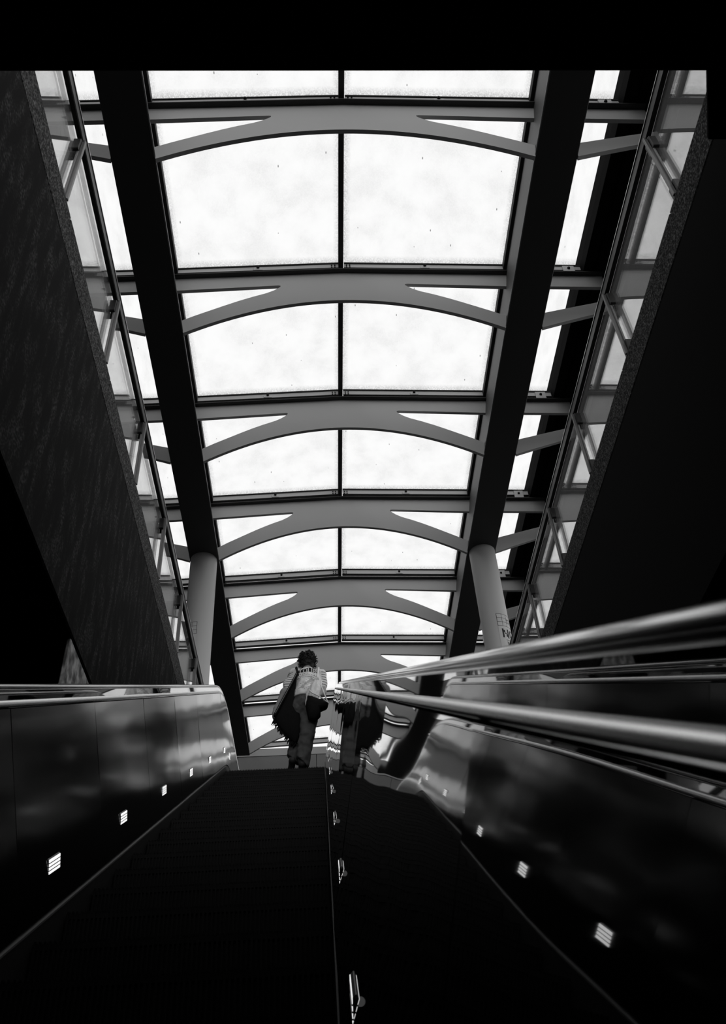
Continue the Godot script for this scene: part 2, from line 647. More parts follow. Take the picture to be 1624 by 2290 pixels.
	for k in range(-2, 7):
		var z0 := -(RIB0 + BAY * k) if k > -2 else -0.2
		var z1 := -(RIB0 + BAY * (k + 1))
		for s: int in [-1, 1]:
			for span: Array in [[0.0, 2.1], [2.3, 3.1]]:
				var b := MB.new()
				var ya: float = yg + pitch(span[0])
				var yb: float = yg + pitch(span[1])
				b.plate(PackedVector2Array([Vector2(s * span[0], ya), Vector2(s * span[1], yb), Vector2(s * span[1], yb + 0.012), Vector2(s * span[0], ya + 0.012)]), z1 + 0.0, z0 - 0.0)
				for i in b.v.size():
					b.t[i] = Vector2(clampf((absf(b.v[i].x) - span[0]) / (span[1] - span[0]), 0, 1), clampf((b.v[i].z - z1) / (z0 - z1), 0, 1))
				put("glass_pane", b.mesh(), M["roof_glass_%d" % ((k + 5 + s) % 3)], roof)
	var rm := MB.new()
	rm.box(Vector3(-0.044, 9.87, -19.2), Vector3(0.018, 9.985, -0.2), 0.004)
	put("ridge_mullion", rm.mesh(), M.mullion_paint, roof)
	for s: int in [-1, 1]:
		for e: Array in [[2.06, 2.11, 9.80, 9.9], [2.3, 2.335, 9.79, 9.88]]:
			var b := MB.new()
			b.box(Vector3(minf(s * e[0], s * e[1]), e[2], -19.2), Vector3(maxf(s * e[0], s * e[1]), e[3], -0.2), 0.004)
			put("edge_mullion", b.mesh(), M.mullion_paint, roof)
	var bolt := SphereMesh.new()
	bolt.radius = 0.011
	bolt.height = 0.022
	bolt.radial_segments = 8
	bolt.rings = 4
	var knob := SphereMesh.new()
	knob.radius = 0.02
	knob.height = 0.04
	knob.radial_segments = 12
	knob.rings = 6
	for k in range(-1, 8):
		var z := -(RIB0 + BAY * k)
		for s: int in [-1, 1]:
			for span: Array in [[0.03, 2.06], [2.36, 3.06]]:
				var b := MB.new()
				var ya: float = 9.868 + pitch(span[0])
				var yb: float = 9.868 + pitch(span[1])
				b.plate(PackedVector2Array([Vector2(s * span[0], ya), Vector2(s * span[1], yb), Vector2(s * span[1], yb + 0.1), Vector2(s * span[0], ya + 0.1)]), -0.05, 0.0)
				var bar := put("glazing_bar", b.mesh(), M.glazing_aluminium, roof, Transform3D(Basis(), Vector3(0, 0, z)))
				var gk := MB.new()
				gk.plate(PackedVector2Array([Vector2(s * span[0], ya + 0.1), Vector2(s * span[1], yb + 0.1), Vector2(s * span[1], yb + 0.122), Vector2(s * span[0], ya + 0.122)]), -0.07, 0.012)
				put("gasket", gk.mesh(), M.gasket, bar)
				var gl := MB.new()
				gl.plate(PackedVector2Array([Vector2(s * span[0], ya + 0.0), Vector2(s * span[1], yb + 0.0), Vector2(s * span[1], yb + 0.009), Vector2(s * span[0], ya + 0.009)]), -0.03, 0.012)
				put("drip_edge", gl.mesh(), M.mullion_paint, bar)
				if span[0] < 1.0:
					var cl := MB.new()
					var cy: float = 9.885 + pitch(1.06)
					cl.box(Vector3(s * 1.06 - 0.058, cy, 0.0), Vector3(s * 1.06 + 0.058, cy + 0.05, 0.012), 0.004)
					put("clip", cl.mesh(), M.glazing_aluminium, bar)
					put("clip_knob", knob, M.gasket, bar, Transform3D(Basis(), Vector3(s * 1.06, cy + 0.045, 0.02)))
					for bx: float in [0.075, 0.115]:
						for by: float in [9.895, 9.935]:
							put("bolt", bolt, M.gasket, bar, Transform3D(Basis(), Vector3(s * bx - 0.013, by, 0.002)))
				else:
					var cl := MB.new()
					cl.box(Vector3(s * 2.9 - 0.075, 9.66, 0.005), Vector3(s * 2.9 + 0.075, 9.84, 0.018), 0.003)
					put("angle_bracket", cl.mesh(), M.glazing_aluminium, bar)
					put("bracket_bolt", knob, M.gasket, bar, Transform3D(Basis(), Vector3(s * 2.9, 9.78, 0.022)))
	# --- dark gutters along the eaves
	for s: int in [-1, 1]:
		var t := thing("eaves_gutter", "black ribbed metal gutter along the %s edge of the glass roof" % ("left" if s < 0 else "right"), "gutter", Vector3(CX, 0, 0), "eaves gutters")
		var prof := [[3.07, 3.2, 9.70, 10.05], [3.2, 3.24, 9.76, 10.05], [3.24, 3.36, 9.66, 10.05], [3.301, 3.36, 8.85, 9.655], [3.36, 3.385, 9.63, 10.0], [3.385, 3.55, 9.68, 10.0], [3.55, 3.58, 9.64, 10.0], [3.58, 4.9, 9.67, 10.0]]
		for q: Array in prof:
			var b := MB.new()
			b.box(Vector3(minf(s * q[0], s * q[1]), q[2], -19.12), Vector3(maxf(s * q[0], s * q[1]), q[3], -0.2), 0.003)
			put("gutter_strip", b.mesh(), M.girder_paint if q[0] == 3.36 else M.gutter_metal, t)
	# --- end fascia
	var e := thing("end_fascia", "grey panelled beam closing the far end of the roof above the landing", "fascia", Vector3(CX, 8.6, -19.19))
	var top := MB.new()
	top.box(Vector3(-4.6, 0.98, -0.12), Vector3(4.6, 1.164, 0.04), 0.004)
	put("top_beam", top.mesh(), M.fascia_light, e)
	var bk := MB.new()
	bk.box(Vector3(-4.55, 0.0, -0.115), Vector3(4.55, 0.975, -0.1))
	put("backing_sheet", bk.mesh(), M.gutter_metal, e)
	for k in 5:
		var b := MB.new()
		var x0 := -4.5 + k * 1.8 + 0.35
		b.box(Vector3(x0, 0.0, -0.1), Vector3(x0 + 1.79, 0.975, 0.03), 0.004)
		put("fascia_panel", b.mesh(), M.fascia_grey, e)
	for s: int in [-1, 1]:
		var b := MB.new()
		b.box(Vector3(s * 3.6 - 0.15, -3.8, -0.35), Vector3(s * 3.6 + 0.15, 1.0, -0.12), 0.01)
		put("end_post", b.mesh(), M.fascia_grey, e)

# ---------------------------------------------------------------- glass guards and copings
func build_guards() -> void:
	var z_first := -1.63
	for s: int in [-1, 1]:
		var side := "left" if s < 0 else "right"
		var face := XL if s < 0 else XR
		var cop := thing("stone_coping", "speckled granite coping below the %s glass guard" % side, "coping", Vector3(face, 4.666, 0), "stone copings")
		for k in range(-1, 17):
			var z0 := -2.855 - 1.235 * k
			var b := MB.new()
			b.box(Vector3(0.0 if s > 0 else -0.115, 0.0, z0 - 1.231), Vector3(0.115 if s > 0 else 0.0, 0.26, minf(z0, -1.17)), 0.006)
			put("coping_stone", b.mesh(), M.granite_coping, cop)
		var g := thing("glass_guard", "frameless glass guard with dark top rail on the %s coping" % side, "glass guard", Vector3(face + (-0.03 if s < 0 else 0.032), 4.926, 0), "glass guards")
		var rail := MB.new()
		rail.box(Vector3(-0.018, 0.72, -23.0), Vector3(0.018, 0.815, -1.25), 0.006)
		put("top_rail", rail.mesh(), M.rail_metal, g)
		var trim := MB.new()
		trim.box(Vector3(-s * 0.0205 - 0.003, 0.80, -23.0), Vector3(-s * 0.0205 + 0.003, 0.808, -1.25), 0.001)
		put("rail_trim", trim.mesh(), M.brushed_trim, g)
		for k in range(-1, 16):
			var z0 := -2.85 - 1.22 * k
			var pane := MB.new()
			pane.box(Vector3(s * 0.03 - 0.006, 0.01, z0 - 1.214), Vector3(s * 0.03 + 0.002, 0.73, minf(z0, -1.26)))
			var ply := MB.new()
			ply.box(Vector3(s * 0.03 + 0.003, 0.01, z0 - 1.214), Vector3(s * 0.03 + 0.011, 0.73, minf(z0, -1.26)))
			put("laminated_ply", ply.mesh(), M.guard_glass, put("glass_pane", pane.mesh(), M.guard_glass, g))
		for k in range(-1, 16):
			var z0 := -2.745 - 1.215 * k
			if z0 > -1.3:
				continue
			var p := MB.new()
			p.box(Vector3(-s * 0.02 - 0.011, 0.02, z0 - 0.011), Vector3(-s * 0.02 + 0.011, 0.74, z0 + 0.011), 0.003)
			p.box(Vector3(-s * 0.005 - 0.007, 0.03, z0 - 0.024), Vector3(-s * 0.005 + 0.007, 0.74, z0 + 0.024), 0.002)
			var post := put("post", p.mesh(), M.post_metal, g)
			for y: float in ([0.64, 0.08] if s > 0 else [0.64]):
				for dz: float in [-0.03, 0.03]:
					var c := MB.new()
					var out := PackedVector2Array()
					for i in 16:
						var a := TAU * i / 16
						out.append(Vector2(0.015 * cos(a), y + 0.015 * sin(a) + (0.05 if sin(a) > 0 else -0.05)))
					c.plate(out, -0.03, 0.012, Transform3D(Basis(Vector3(0, 0, 1), Vector3(0, 1, 0), Vector3(-s, 0, 0)), Vector3(0, 0, z0 + dz)))
					put("clamp", c.mesh(), M.rail_metal, post)

# ---------------------------------------------------------------- escalators
func sweep(pts: Array, us: Array, close: bool, flip: bool, caps := false) -> ArrayMesh:   # pts: [x, h]
	var rows := []
	for u: float in us:
		var line := PackedVector3Array()
		for p: Array in pts:
			line.append(along(p[0], u, p[1]))
		rows.append(line)
	var b := MB.new()
	b.grid(rows, close, flip)
	if caps:
		for q: int in [0, rows.size() - 1]:
			for k in range(1, pts.size() - 1):
				b.tri(rows[q][0], rows[q][k], rows[q][k + 1])
	return b.mesh()

func flat_sweep(b: MB, pts: Array, us: Array, o: Array) -> void:      # sharp-edged ribbon of several faces
	for i in us.size() - 1:
		for j in pts.size() - 1:
			b.quad_out(along(o[0], (us[i] + us[i + 1]) / 2.0, o[1]), along(pts[j][0], us[i], pts[j][1]), along(pts[j + 1][0], us[i], pts[j + 1][1]), along(pts[j + 1][0], us[i + 1], pts[j + 1][1]), along(pts[j][0], us[i + 1], pts[j][1]))

# one balustrade; dir is the way out from the steps, ob how far out the deck edge lies, hc the handrail's height
func balustrade(t: Node3D, skirt: float, dir: int, ob: float, rail_o: float, hc: float, outer: float, lamps: Array, seed_: int) -> void:
	var u0 := -3.2
	var u1 := 13.2
	var us := stations(u0, u1)
	# handrail
	var hr := []
	for k in 28:
		var a := TAU * k / 28
		var ca := cos(a)
		var sa := sin(a)
		hr.append([(skirt + dir * (rail_o + 0.04 * signf(ca) * pow(absf(ca), 0.75))), hc + 0.0175 * signf(sa) * pow(absf(sa), 0.8)])
	put("handrail", sweep(hr, us, true, dir > 0, true), M.rubber, t)
	var guide := MB.new()
	flat_sweep(guide, [[(skirt + dir * (ob + 0.012)), -0.03], [(skirt + dir * (ob + 0.012)), hc - 0.012], [(skirt + dir * (rail_o + 0.03)), hc - 0.012]], us, [(skirt + dir * (outer)), hc])
	put("handrail_guide", guide.mesh(), M.mirror_steel, t)
	var br := 0.008 if ob > 0.1 else 0.014
	var bead := []
	for k in 18:
		var a := TAU * k / 18
		bead.append([(skirt + dir * (ob + 0.004 + 0.008 * cos(a))), -0.04 + br + br * sin(a)])
	put("deck_edge", sweep(bead, us, true, dir > 0, true), M.deck_trim, t)
	var deck := MB.new()
	flat_sweep(deck, [[(skirt + dir * (ob)), -0.03], [(skirt + dir * (outer)), -0.03], [(skirt + dir * (outer)), -1.3]], us, [(skirt + dir * (ob)), -0.6])
	put("outer_deck", deck.mesh(), M.skirt_metal, t)
	# mirror panels between deck and skirt, slightly uneven
	var f := FastNoiseLite.new()
	f.seed = seed_
	f.frequency = 1.0
	f.fractal_octaves = 2
	var seams := [u0, -1.57, -0.31, 0.94, 2.197, 3.452, 4.708, 5.98, 7.22, 8.47, 9.73, 10.49, 11.27, 12.2, u1]
	for i in seams.size() - 1:
		var a: float = seams[i] + 0.002
		var b: float = seams[i + 1] - 0.002
		var rows := []
		var nu := 30
		for k in nu + 1:
			var u := lerpf(a, b, float(k) / nu)
			var line := PackedVector3Array()
			for j in 31:
				var w := j / 30.0
				var h := lerpf(-0.043, -0.825, w)
				var o: float = lerpf(0.004, ob - 0.004, 1.0 - w)
				o += 0.0018 * f.get_noise_2d(u * 0.8, h * 1.8 + i * 7.3) + 0.0006 * sin(PI * k / nu)
				line.append(along((skirt + dir * o), u, h))
			rows.append(line)
		var pm := MB.new()
		pm.grid(rows, false, dir < 0)
		var back := Vector3(dir * 0.012, 0, 0)                     # returned edges
		for j in 30:
			pm.quad(rows[0][j], rows[0][j + 1], rows[0][j + 1] + back, rows[0][j] + back)
			pm.quad(rows[nu][j], rows[nu][j] + back, rows[nu][j + 1] + back, rows[nu][j + 1])
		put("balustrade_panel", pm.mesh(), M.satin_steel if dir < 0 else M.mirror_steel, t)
	# ledge and skirt
	var ledge := MB.new()
	flat_sweep(ledge, [[(skirt + dir * (0.02)), -0.828], [(skirt + dir * (0.0)), -0.84], [(skirt + dir * (0.0)), -0.848]], us, [(skirt + dir * (0.03)), -0.9])
	put("skirt_ledge", ledge.mesh(), M.ledge_metal, t)
	var sk := MB.new()
	flat_sweep(sk, [[(skirt + dir * (0.002)), -0.848], [(skirt + dir * (0.002)), -1.35]], us, [(skirt + dir * (0.3)), -1.0])
	put("skirt", sk.mesh(), M.skirt_metal, t)
	# small louvred lamps low in the panels
	for u: float in lamps:
		var tf := frame_at(skirt + dir * (lerpf(0.004, ob - 0.004, 0.2) + 0.012), u, -0.668)
		var bz := MB.new()
		bz.box(Vector3(-0.014, -0.034, -0.085), Vector3(0.014, 0.034, 0.085), 0.008)
		var lamp := put("skirt_lamp", bz.mesh(), M.lamp_bezel, t, tf)
		var le := MB.new()
		var x0 := -dir * 0.0125
		le.box(Vector3(x0 - 0.003, -0.028, -0.078), Vector3(x0 + 0.003, 0.028, 0.078), 0.002)
		put("lamp_lens", le.mesh(), M.lamp_lens, lamp)
		for q in 3:
			var sl := MB.new()
			var y := -0.014 + q * 0.014
			sl.box(Vector3(-dir * 0.0145 - 0.0018, y - 0.0016, -0.079), Vector3(-dir * 0.0145 + 0.0018, y + 0.0016, 0.079))
			put("louvre", sl.mesh(), M.lamp_bezel, lamp)
		var l := OmniLight3D.new()
		l.name = "lamp_light"
		l.light_energy = 0.000005
		l.light_size = 0.006
		l.omni_range = 12.0
		l.omni_attenuation = 2.0
		l.shadow_enabled = true
		lamp.add_child(l, true)
		l.position = Vector3(-dir * 0.028, 0, 0)

func step_mesh(width: float, depth: float, rise: float) -> ArrayMesh:
	var b := MB.new()
	var hw := width / 2.0 - 0.004
	b.box(Vector3(-hw, -0.03, -depth - 0.02), Vector3(hw, -0.009, -0.004))
	b.box(Vector3(-hw, -rise - 0.12, -0.04), Vector3(hw, -0.02, -0.008))
	var n := int(width / 0.018)
	for k in n:
		var x := -hw + (k + 0.5) * (2.0 * hw / n)
		b.box(Vector3(x - 0.0042, -0.012, -depth), Vector3(x + 0.0042, 0.0, 0.0))
		b.box(Vector3(x - 0.0042, -rise - 0.02, -0.012), Vector3(x + 0.0042, -0.004, 0.0))
	return b.mesh()

func build_escalators() -> void:
	var sm := step_mesh(1.1, 0.38, 0.25)
	for e in 2:
		var xs := [-1.08, 0.02] if e == 0 else [0.788, 1.888]
		var t: Node3D
		if e == 0:
			t = thing("escalator", "black escalator with polished steel sides on which the person rides", "escalator", Vector3.ZERO, "escalators")
		else:
			t = thing("escalator", "dark second escalator to the right, beyond the near handrail", "escalator", Vector3.ZERO, "escalators")
		for k in 21:
			var d := 2.37 + 0.38 * k
			put("step", sm, M.step_metal, t, Transform3D(Basis(), Vector3((xs[0] + xs[1]) / 2.0, nose_y(d), -d)))
		for k in range(1, 8):
			var d := 2.37 - 0.38 * k
			put("step", sm, M.step_metal, t, Transform3D(Basis(), Vector3((xs[0] + xs[1]) / 2.0, nose_y(d), -d)))
		var cp := MB.new()
		cp.box(Vector3(xs[0], 4.6, -10.5), Vector3(xs[1], FLOOR_Y + 0.004, -10.24), 0.003)
		put("comb_plate", cp.mesh(), M.step_metal, t)
		if e == 0:
			balustrade(t, xs[0], -1, 0.075, 0.13, 0.036, 0.32, [1.29, 2.58, 3.88, 5.18, 6.47, 7.775, 9.05, 10.4, 11.16], 31)
			balustrade(t, xs[1], 1, 0.14, 0.222, 0.0225, 0.372, [2.1, 3.45, 4.74, 6.03, 7.32, 8.61, 9.9], 57)
		else:
			balustrade(t, xs[0], -1, 0.14, 0.222, 0.0225, 0.372, [2.6, 3.9, 5.2, 6.5, 7.8, 9.1], 77)
			balustrade(t, xs[1], 1, 0.075, 0.13, 0.036, 0.32, [2.6, 3.9, 5.2, 6.5, 7.8, 9.1], 91)

# ---------------------------------------------------------------- the person
# bones: [a, b, ra, rb]; joined by a smooth minimum and meshed as surface nets
func flesh(bones: Array, cell: float, k: float, bump: FastNoiseLite = null, amp := 0.0, cut := []) -> MB:
	var lo := Vector3(9, 9, 9)
	var hi := -lo
	for b: Array in bones:
		for i in 2:
			var p: Vector3 = b[i]
			var r: float = b[2 + i] + k + 3.0 * cell
			lo = lo.min(p - Vector3(r, r, r))
			hi = hi.max(p + Vector3(r, r, r))
	var nx := int((hi.x - lo.x) / cell) + 2
	var ny := int((hi.y - lo.y) / cell) + 2
	var nz := int((hi.z - lo.z) / cell) + 2
	var fld := PackedFloat32Array()
	fld.resize(nx * ny * nz)
	fld.fill(1.0)
	for b: Array in bones:
		var pa: Vector3 = b[0]
		var pb: Vector3 = b[1]
		var ra: float = b[2]
		var rb: float = b[3]
		var m := maxf(ra, rb) + k + 2.0 * cell
		var mn := (pa.min(pb) - Vector3(m, m, m) - lo) / cell
		var mx := (pa.max(pb) + Vector3(m, m, m) - lo) / cell
		var ab := pb - pa
		var l2 := maxf(ab.length_squared(), 1e-9)
		for iz in range(maxi(0, int(mn.z)), mini(nz, int(mx.z) + 1)):
			for iy in range(maxi(0, int(mn.y)), mini(ny, int(mx.y) + 1)):
				for ix in range(maxi(0, int(mn.x)), mini(nx, int(mx.x) + 1)):
					var p := lo + Vector3(ix, iy, iz) * cell
					var q := clampf((p - pa).dot(ab) / l2, 0.0, 1.0)
					var d := p.distance_to(pa + ab * q) - lerpf(ra, rb, q)
					var at := (iz * ny + iy) * nx + ix
					var o := fld[at]
					var h := maxf(k - absf(o - d), 0.0) / k
					fld[at] = minf(o, d) - h * h * k * 0.25
	if bump or cut:
		for iz in nz:
			for iy in ny:
				for ix in nx:
					var at := (iz * ny + iy) * nx + ix
					if absf(fld[at]) < 0.06 or fld[at] < 0.0:
						var p := lo + Vector3(ix, iy, iz) * cell
						if bump:
							fld[at] += amp * bump.get_noise_3d(p.x, p.y, p.z)
						for c: Array in cut:                        # [normal, offset]: keeps what lies below the plane
							fld[at] = maxf(fld[at], p.dot(c[0]) - c[1])
	var ids := PackedInt32Array()
	ids.resize(nx * ny * nz)
	ids.fill(-1)
	var pts := PackedVector3Array()
	for iz in nz - 1:
		for iy in ny - 1:
			for ix in nx - 1:
				var at := (iz * ny + iy) * nx + ix
				var c := [fld[at], fld[at + 1], fld[at + nx], fld[at + nx + 1], fld[at + nx * ny], fld[at + nx * ny + 1], fld[at + nx * ny + nx], fld[at + nx * ny + nx + 1]]
				var neg := 0
				for q: float in c:
					if q < 0.0:
						neg += 1
				if neg == 0 or neg == 8:
					continue
				var sum := Vector3()
				var cnt := 0
				for e: Array in EDGES:
					var fa: float = c[e[0]]
					var fb: float = c[e[1]]
					if (fa < 0.0) != (fb < 0.0):
						var w := fa / (fa - fb)
						var A := Vector3(e[0] & 1, (e[0] >> 1) & 1, e[0] >> 2)
						var B := Vector3(e[1] & 1, (e[1] >> 1) & 1, e[1] >> 2)
						sum += A.lerp(B, w)
						cnt += 1
				ids[at] = pts.size()
				pts.append(lo + (Vector3(ix, iy, iz) + sum / cnt) * cell)
	var faces := PackedInt32Array()
	for iz in range(1, nz - 1):
		for iy in range(1, ny - 1):
			for ix in range(1, nx - 1):
				var at := (iz * ny + iy) * nx + ix
				var here := fld[at] < 0.0
				for ax in 3:
					var st: int = [1, nx, nx * ny][ax]
					if here == (fld[at + st] < 0.0):
						continue
					var s1: int = [nx, nx * ny, 1][ax]
					var s2: int = [nx * ny, 1, nx][ax]
					var q := [ids[at], ids[at - s1], ids[at - s1 - s2], ids[at - s2]]
					if q.min() < 0:
						continue
					if not here:
						q.reverse()
					faces.append_array(PackedInt32Array([q[0], q[1], q[2], q[0], q[2], q[3]]))
	var nor := PackedVector3Array()
	nor.resize(pts.size())
	for i in range(0, faces.size(), 3):
		var m := (pts[faces[i + 1]] - pts[faces[i]]).cross(pts[faces[i + 2]] - pts[faces[i]])
		for j in 3:
			nor[faces[i + j]] += m
	var out := MB.new()
	for i in range(0, faces.size(), 3):
		for j: int in [0, 2, 1]:
			out.v.append(pts[faces[i + j]])
			out.n.append(nor[faces[i + j]].normalized())
			out.t.append(Vector2.ZERO)
	return out

const EDGES := [[0, 1], [2, 3], [4, 5], [6, 7], [0, 2], [1, 3], [4, 6], [5, 7], [0, 4], [1, 5], [2, 6], [3, 7]]

func hand(bones: Array, wrist: Vector3, fwd: Vector3, thumb: Vector3, curl: Vector3) -> void:
	var f := fwd.normalized()
	var s := thumb.normalized()
	bones.append([wrist, wrist + f * 0.07, 0.026, 0.03])
	bones.append([wrist + f * 0.05 - s * 0.02, wrist + f * 0.085 + s * 0.02, 0.016, 0.016])
	for k in 4:
		var o := wrist + f * 0.085 + s * (0.03 - k * 0.02)
		var l: float = [0.036, 0.042, 0.04, 0.03][k]
		var m := o + (f + curl * 0.4).normalized() * l
		bones.append([o, m, 0.0095, 0.009])
		bones.append([m, m + (f * 0.5 + curl).normalized() * l * 0.8, 0.009, 0.008])
	var b := wrist + f * 0.03 + s * 0.026
	bones.append([b, b + (f + s).normalized() * 0.035, 0.012, 0.01])
	bones.append([b + (f + s).normalized() * 0.035, b + (f * 1.4 + s).normalized() * 0.068, 0.01, 0.009])

func build_person() -> void:
	var t := thing("person", "person in a printed pale T-shirt and jeans, seen from behind at the top", "person", Vector3(-0.28, 4.652, -9.66))
	var head := Vector3(0.114, 1.60, -0.27)
	var neck := Vector3(0.112, 1.43, -0.2)
	var shl := Vector3(-0.045, 1.345, -0.18)
	var shr := Vector3(0.268, 1.33, -0.18)
	var chest := Vector3(0.108, 1.25, -0.16)
	var waist := Vector3(0.092, 0.99, -0.06)
	var pelvis := Vector3(0.078, 0.83, 0.0)
	var hipl := Vector3(-0.004, 0.78, 0.0)
	var hipr := Vector3(0.155, 0.775, 0.01)
	var kneer := Vector3(0.098, 0.39, 0.05)
	var ankr := Vector3(0.035, 0.085, 0.03)
	var kneel := Vector3(-0.022, 0.44, -0.1)
	var ankl := Vector3(-0.075, 0.165, -0.1)
	var ell := Vector3(-0.185, 1.07, -0.1)
	var wrl := Vector3(-0.275, 0.82, -0.06)
	var elr := Vector3(0.305, 1.07, -0.14)
	var wrr := Vector3(0.262, 0.985, 0.03)
	var body := [
		[head + Vector3(0, 0.02, 0.01), head + Vector3(0, -0.04, -0.03), 0.088, 0.07],
		[head + Vector3(0, -0.02, -0.07), head + Vector3(0, -0.035, -0.092), 0.014, 0.012],          # nose
		[head + Vector3(-0.085, -0.01, -0.01), head + Vector3(-0.088, 0.02, 0.0), 0.014, 0.017],     # ears
		[head + Vector3(0.085, -0.01, -0.01), head + Vector3(0.088, 0.02, 0.0), 0.014, 0.017],
		[neck, head, 0.052, 0.055], [neck, chest, 0.055, 0.115],
		[shl, chest, 0.06, 0.11], [shr, chest, 0.06, 0.11], [chest, waist, 0.125, 0.105], [waist, pelvis, 0.11, 0.13],
		[shl, ell, 0.048, 0.037], [ell, wrl, 0.037, 0.025], [shr, elr, 0.048, 0.037], [elr, wrr, 0.037, 0.025],
		[hipl, kneel, 0.085, 0.055], [kneel, ankl, 0.052, 0.036], [hipr, kneer, 0.085, 0.055], [kneer, ankr, 0.052, 0.036],
		[pelvis, hipl, 0.11, 0.085], [pelvis, hipr, 0.11, 0.085],
		[ankr, ankr + Vector3(0, -0.05, -0.12), 0.035, 0.028], [ankl, ankl + Vector3(-0.02, -0.1, -0.1), 0.035, 0.028],
	]
	hand(body, wrl, Vector3(-0.15, -1, 0.05), Vector3(0.2, 0, -1), Vector3(0.5, -0.2, 0))
	hand(body, wrr, Vector3(-0.35, -0.8, 0.4), Vector3(-0.8, 0.2, -0.5), Vector3(-0.4, 0.2, -0.5))
	put("body", flesh(body, 0.011, 0.035).mesh(), M.skin, t)
	# face, turned away from the view
	var eye := SphereMesh.new()
	eye.radius = 0.013
	eye.height = 0.026
	for s: int in [-1, 1]:
		put("eye", eye, M.black_cloth, t, Transform3D(Basis(), head + Vector3(s * 0.032, 0.005, -0.088)))
	var mouth := MB.new()
	mouth.box(Vector3(-0.022, -0.004, -0.006), Vector3(0.022, 0.004, 0.004), 0.003, Transform3D(Basis(), head + Vector3(0, -0.065, -0.094)))
	put("mouth", mouth.mesh(), M.black_cloth, t)
	# T-shirt
	var fold := FastNoiseLite.new()
	fold.seed = 8
	fold.frequency = 6.0
	var sl := shl.lerp(ell, 0.62)
	var sr := shr.lerp(elr, 0.6)
	var shirt := [
		[neck + Vector3(0, -0.05, 0), chest, 0.075, 0.14], [shl, chest, 0.082, 0.13], [shr, chest, 0.082, 0.13], [chest, waist, 0.15, 0.14], [waist, pelvis + Vector3(0, 0.09, 0), 0.14, 0.15],
		[shl, sl, 0.072, 0.068], [shr, sr, 0.072, 0.068],
	]
	var sm := flesh(shirt, 0.012, 0.05, fold, 0.03, [[Vector3(0.05, -1, 0), -0.895]])
	for i in sm.v.size():
		sm.t[i] = Vector2((sm.v[i].x + 0.15) / 0.52, (1.43 - sm.v[i].y) / 0.55)
	put("t_shirt", sm.mesh(), M.shirt, t)
	# jeans
	var denim_fold := FastNoiseLite.new()
	denim_fold.seed = 15
	denim_fold.frequency = 9.0
	var jeans := [
		[pelvis + Vector3(0, 0.06, 0), pelvis, 0.132, 0.142], [pelvis, hipl, 0.13, 0.102], [pelvis, hipr, 0.13, 0.105],
		[hipl, kneel, 0.108, 0.08], [kneel, ankl + Vector3(0, -0.02, 0), 0.08, 0.076],
		[hipr, kneer, 0.112, 0.086], [kneer, ankr + Vector3(0, -0.04, 0), 0.086, 0.082],
	]
	put("jeans", flesh(jeans, 0.012, 0.03, denim_fold, 0.022, [[Vector3(0, 1, 0), 0.955], [Vector3(-0.7, -0.75, 0), -0.07]]).mesh(), M.denim, t)
	for k in 2:
		var a := ankr if k == 0 else ankl
		var tip := Vector3(-0.01, -0.055, -0.16) if k == 0 else Vector3(-0.03, -0.12, -0.12)
		var heel := Vector3(0.005, -0.055, 0.035) if k == 0 else Vector3(0.0, -0.03, 0.05)
		var lift := 0.0
		put("shoe", flesh([[a + Vector3(0, -0.01, 0.01), a + heel, 0.042, 0.036], [a + heel, a + tip, 0.036, 0.036], [a + heel + Vector3(0, 0.02, -0.05), a + tip, 0.04, 0.034]], 0.01, 0.02).mesh(), M.shoe, t)
	# curly hair
	var r := RandomNumberGenerator.new()
	r.seed = 12
	var curls := MB.new()
	var hn := FastNoiseLite.new()
	hn.seed = 2
	hn.frequency = 14.0
	var cap := flesh([[head + Vector3(0, 0.03, 0.02), head + Vector3(0, -0.06, 0.05), 0.108, 0.085]], 0.01, 0.02, hn, 0.035, [[Vector3(0, -0.3, -1), 0.055 - head.z - 0.3 * head.y]])
	curls.v = cap.v
	curls.n = cap.n
	curls.t = cap.t
	for k in 170:
		var d := Vector3(r.randfn(), r.randfn() * 0.9 + 0.15, r.randfn() + 0.5).normalized()
		var p := head + Vector3(0, 0.0, 0.025) + d * Vector3(0.1, 0.12, 0.1)
		var a := d.cross(Vector3(r.randfn(), r.randfn(), r.randfn())).normalized()
		var c := d.cross(a)
		var path := []
		var rad := []
		for q in 7:
			var g := q * 0.9
			path.append(p + d * (0.006 * q) + (a * cos(g) + c * sin(g)) * 0.012)
			rad.append(lerpf(0.006, 0.0025, q / 6.0))
		curls.tube(path, rad, 5)
	put("hair", curls.mesh(), M.hair, t).set_meta("label", "short dark curly hair")
	build_bags(t.position)

# a soft flat bag: outline in its own plane, swollen in the middle
func pillow(outline: PackedVector2Array, thick: float, seed_: int, ripple := 0.006) -> ArrayMesh:
	var f := FastNoiseLite.new()
	f.seed = seed_
	f.frequency = 9.0
	var c := Vector2()
	for p in outline:
		c += p / outline.size()
	var b := MB.new()
	var rows := []
	var rings := 12
	for side: int in [1, -1]:
		for i in (range(0, rings + 1) if side > 0 else range(rings - 1, -1, -1)):
			var w := float(i) / rings
			var line := PackedVector3Array()
			for j in outline.size() * 4:
				var e := outline[j / 4].lerp(outline[(j / 4 + 1) % outline.size()], (j % 4) / 4.0)
				var q := c.lerp(e, maxf(w, 0.001))
				var z := thick * 0.5 * sqrt(maxf(0.0, 1.0 - w * w * w)) + ripple * f.get_noise_2d(q.x, q.y + side * 3.0) * (1.0 - w)
				line.append(Vector3(q.x, q.y, side * z))
			rows.append(line)
	var area := 0.0
	for i in outline.size():
		area += outline[i].cross(outline[(i + 1) % outline.size()])
	b.grid(rows, true, area < 0.0)
	return b.mesh()

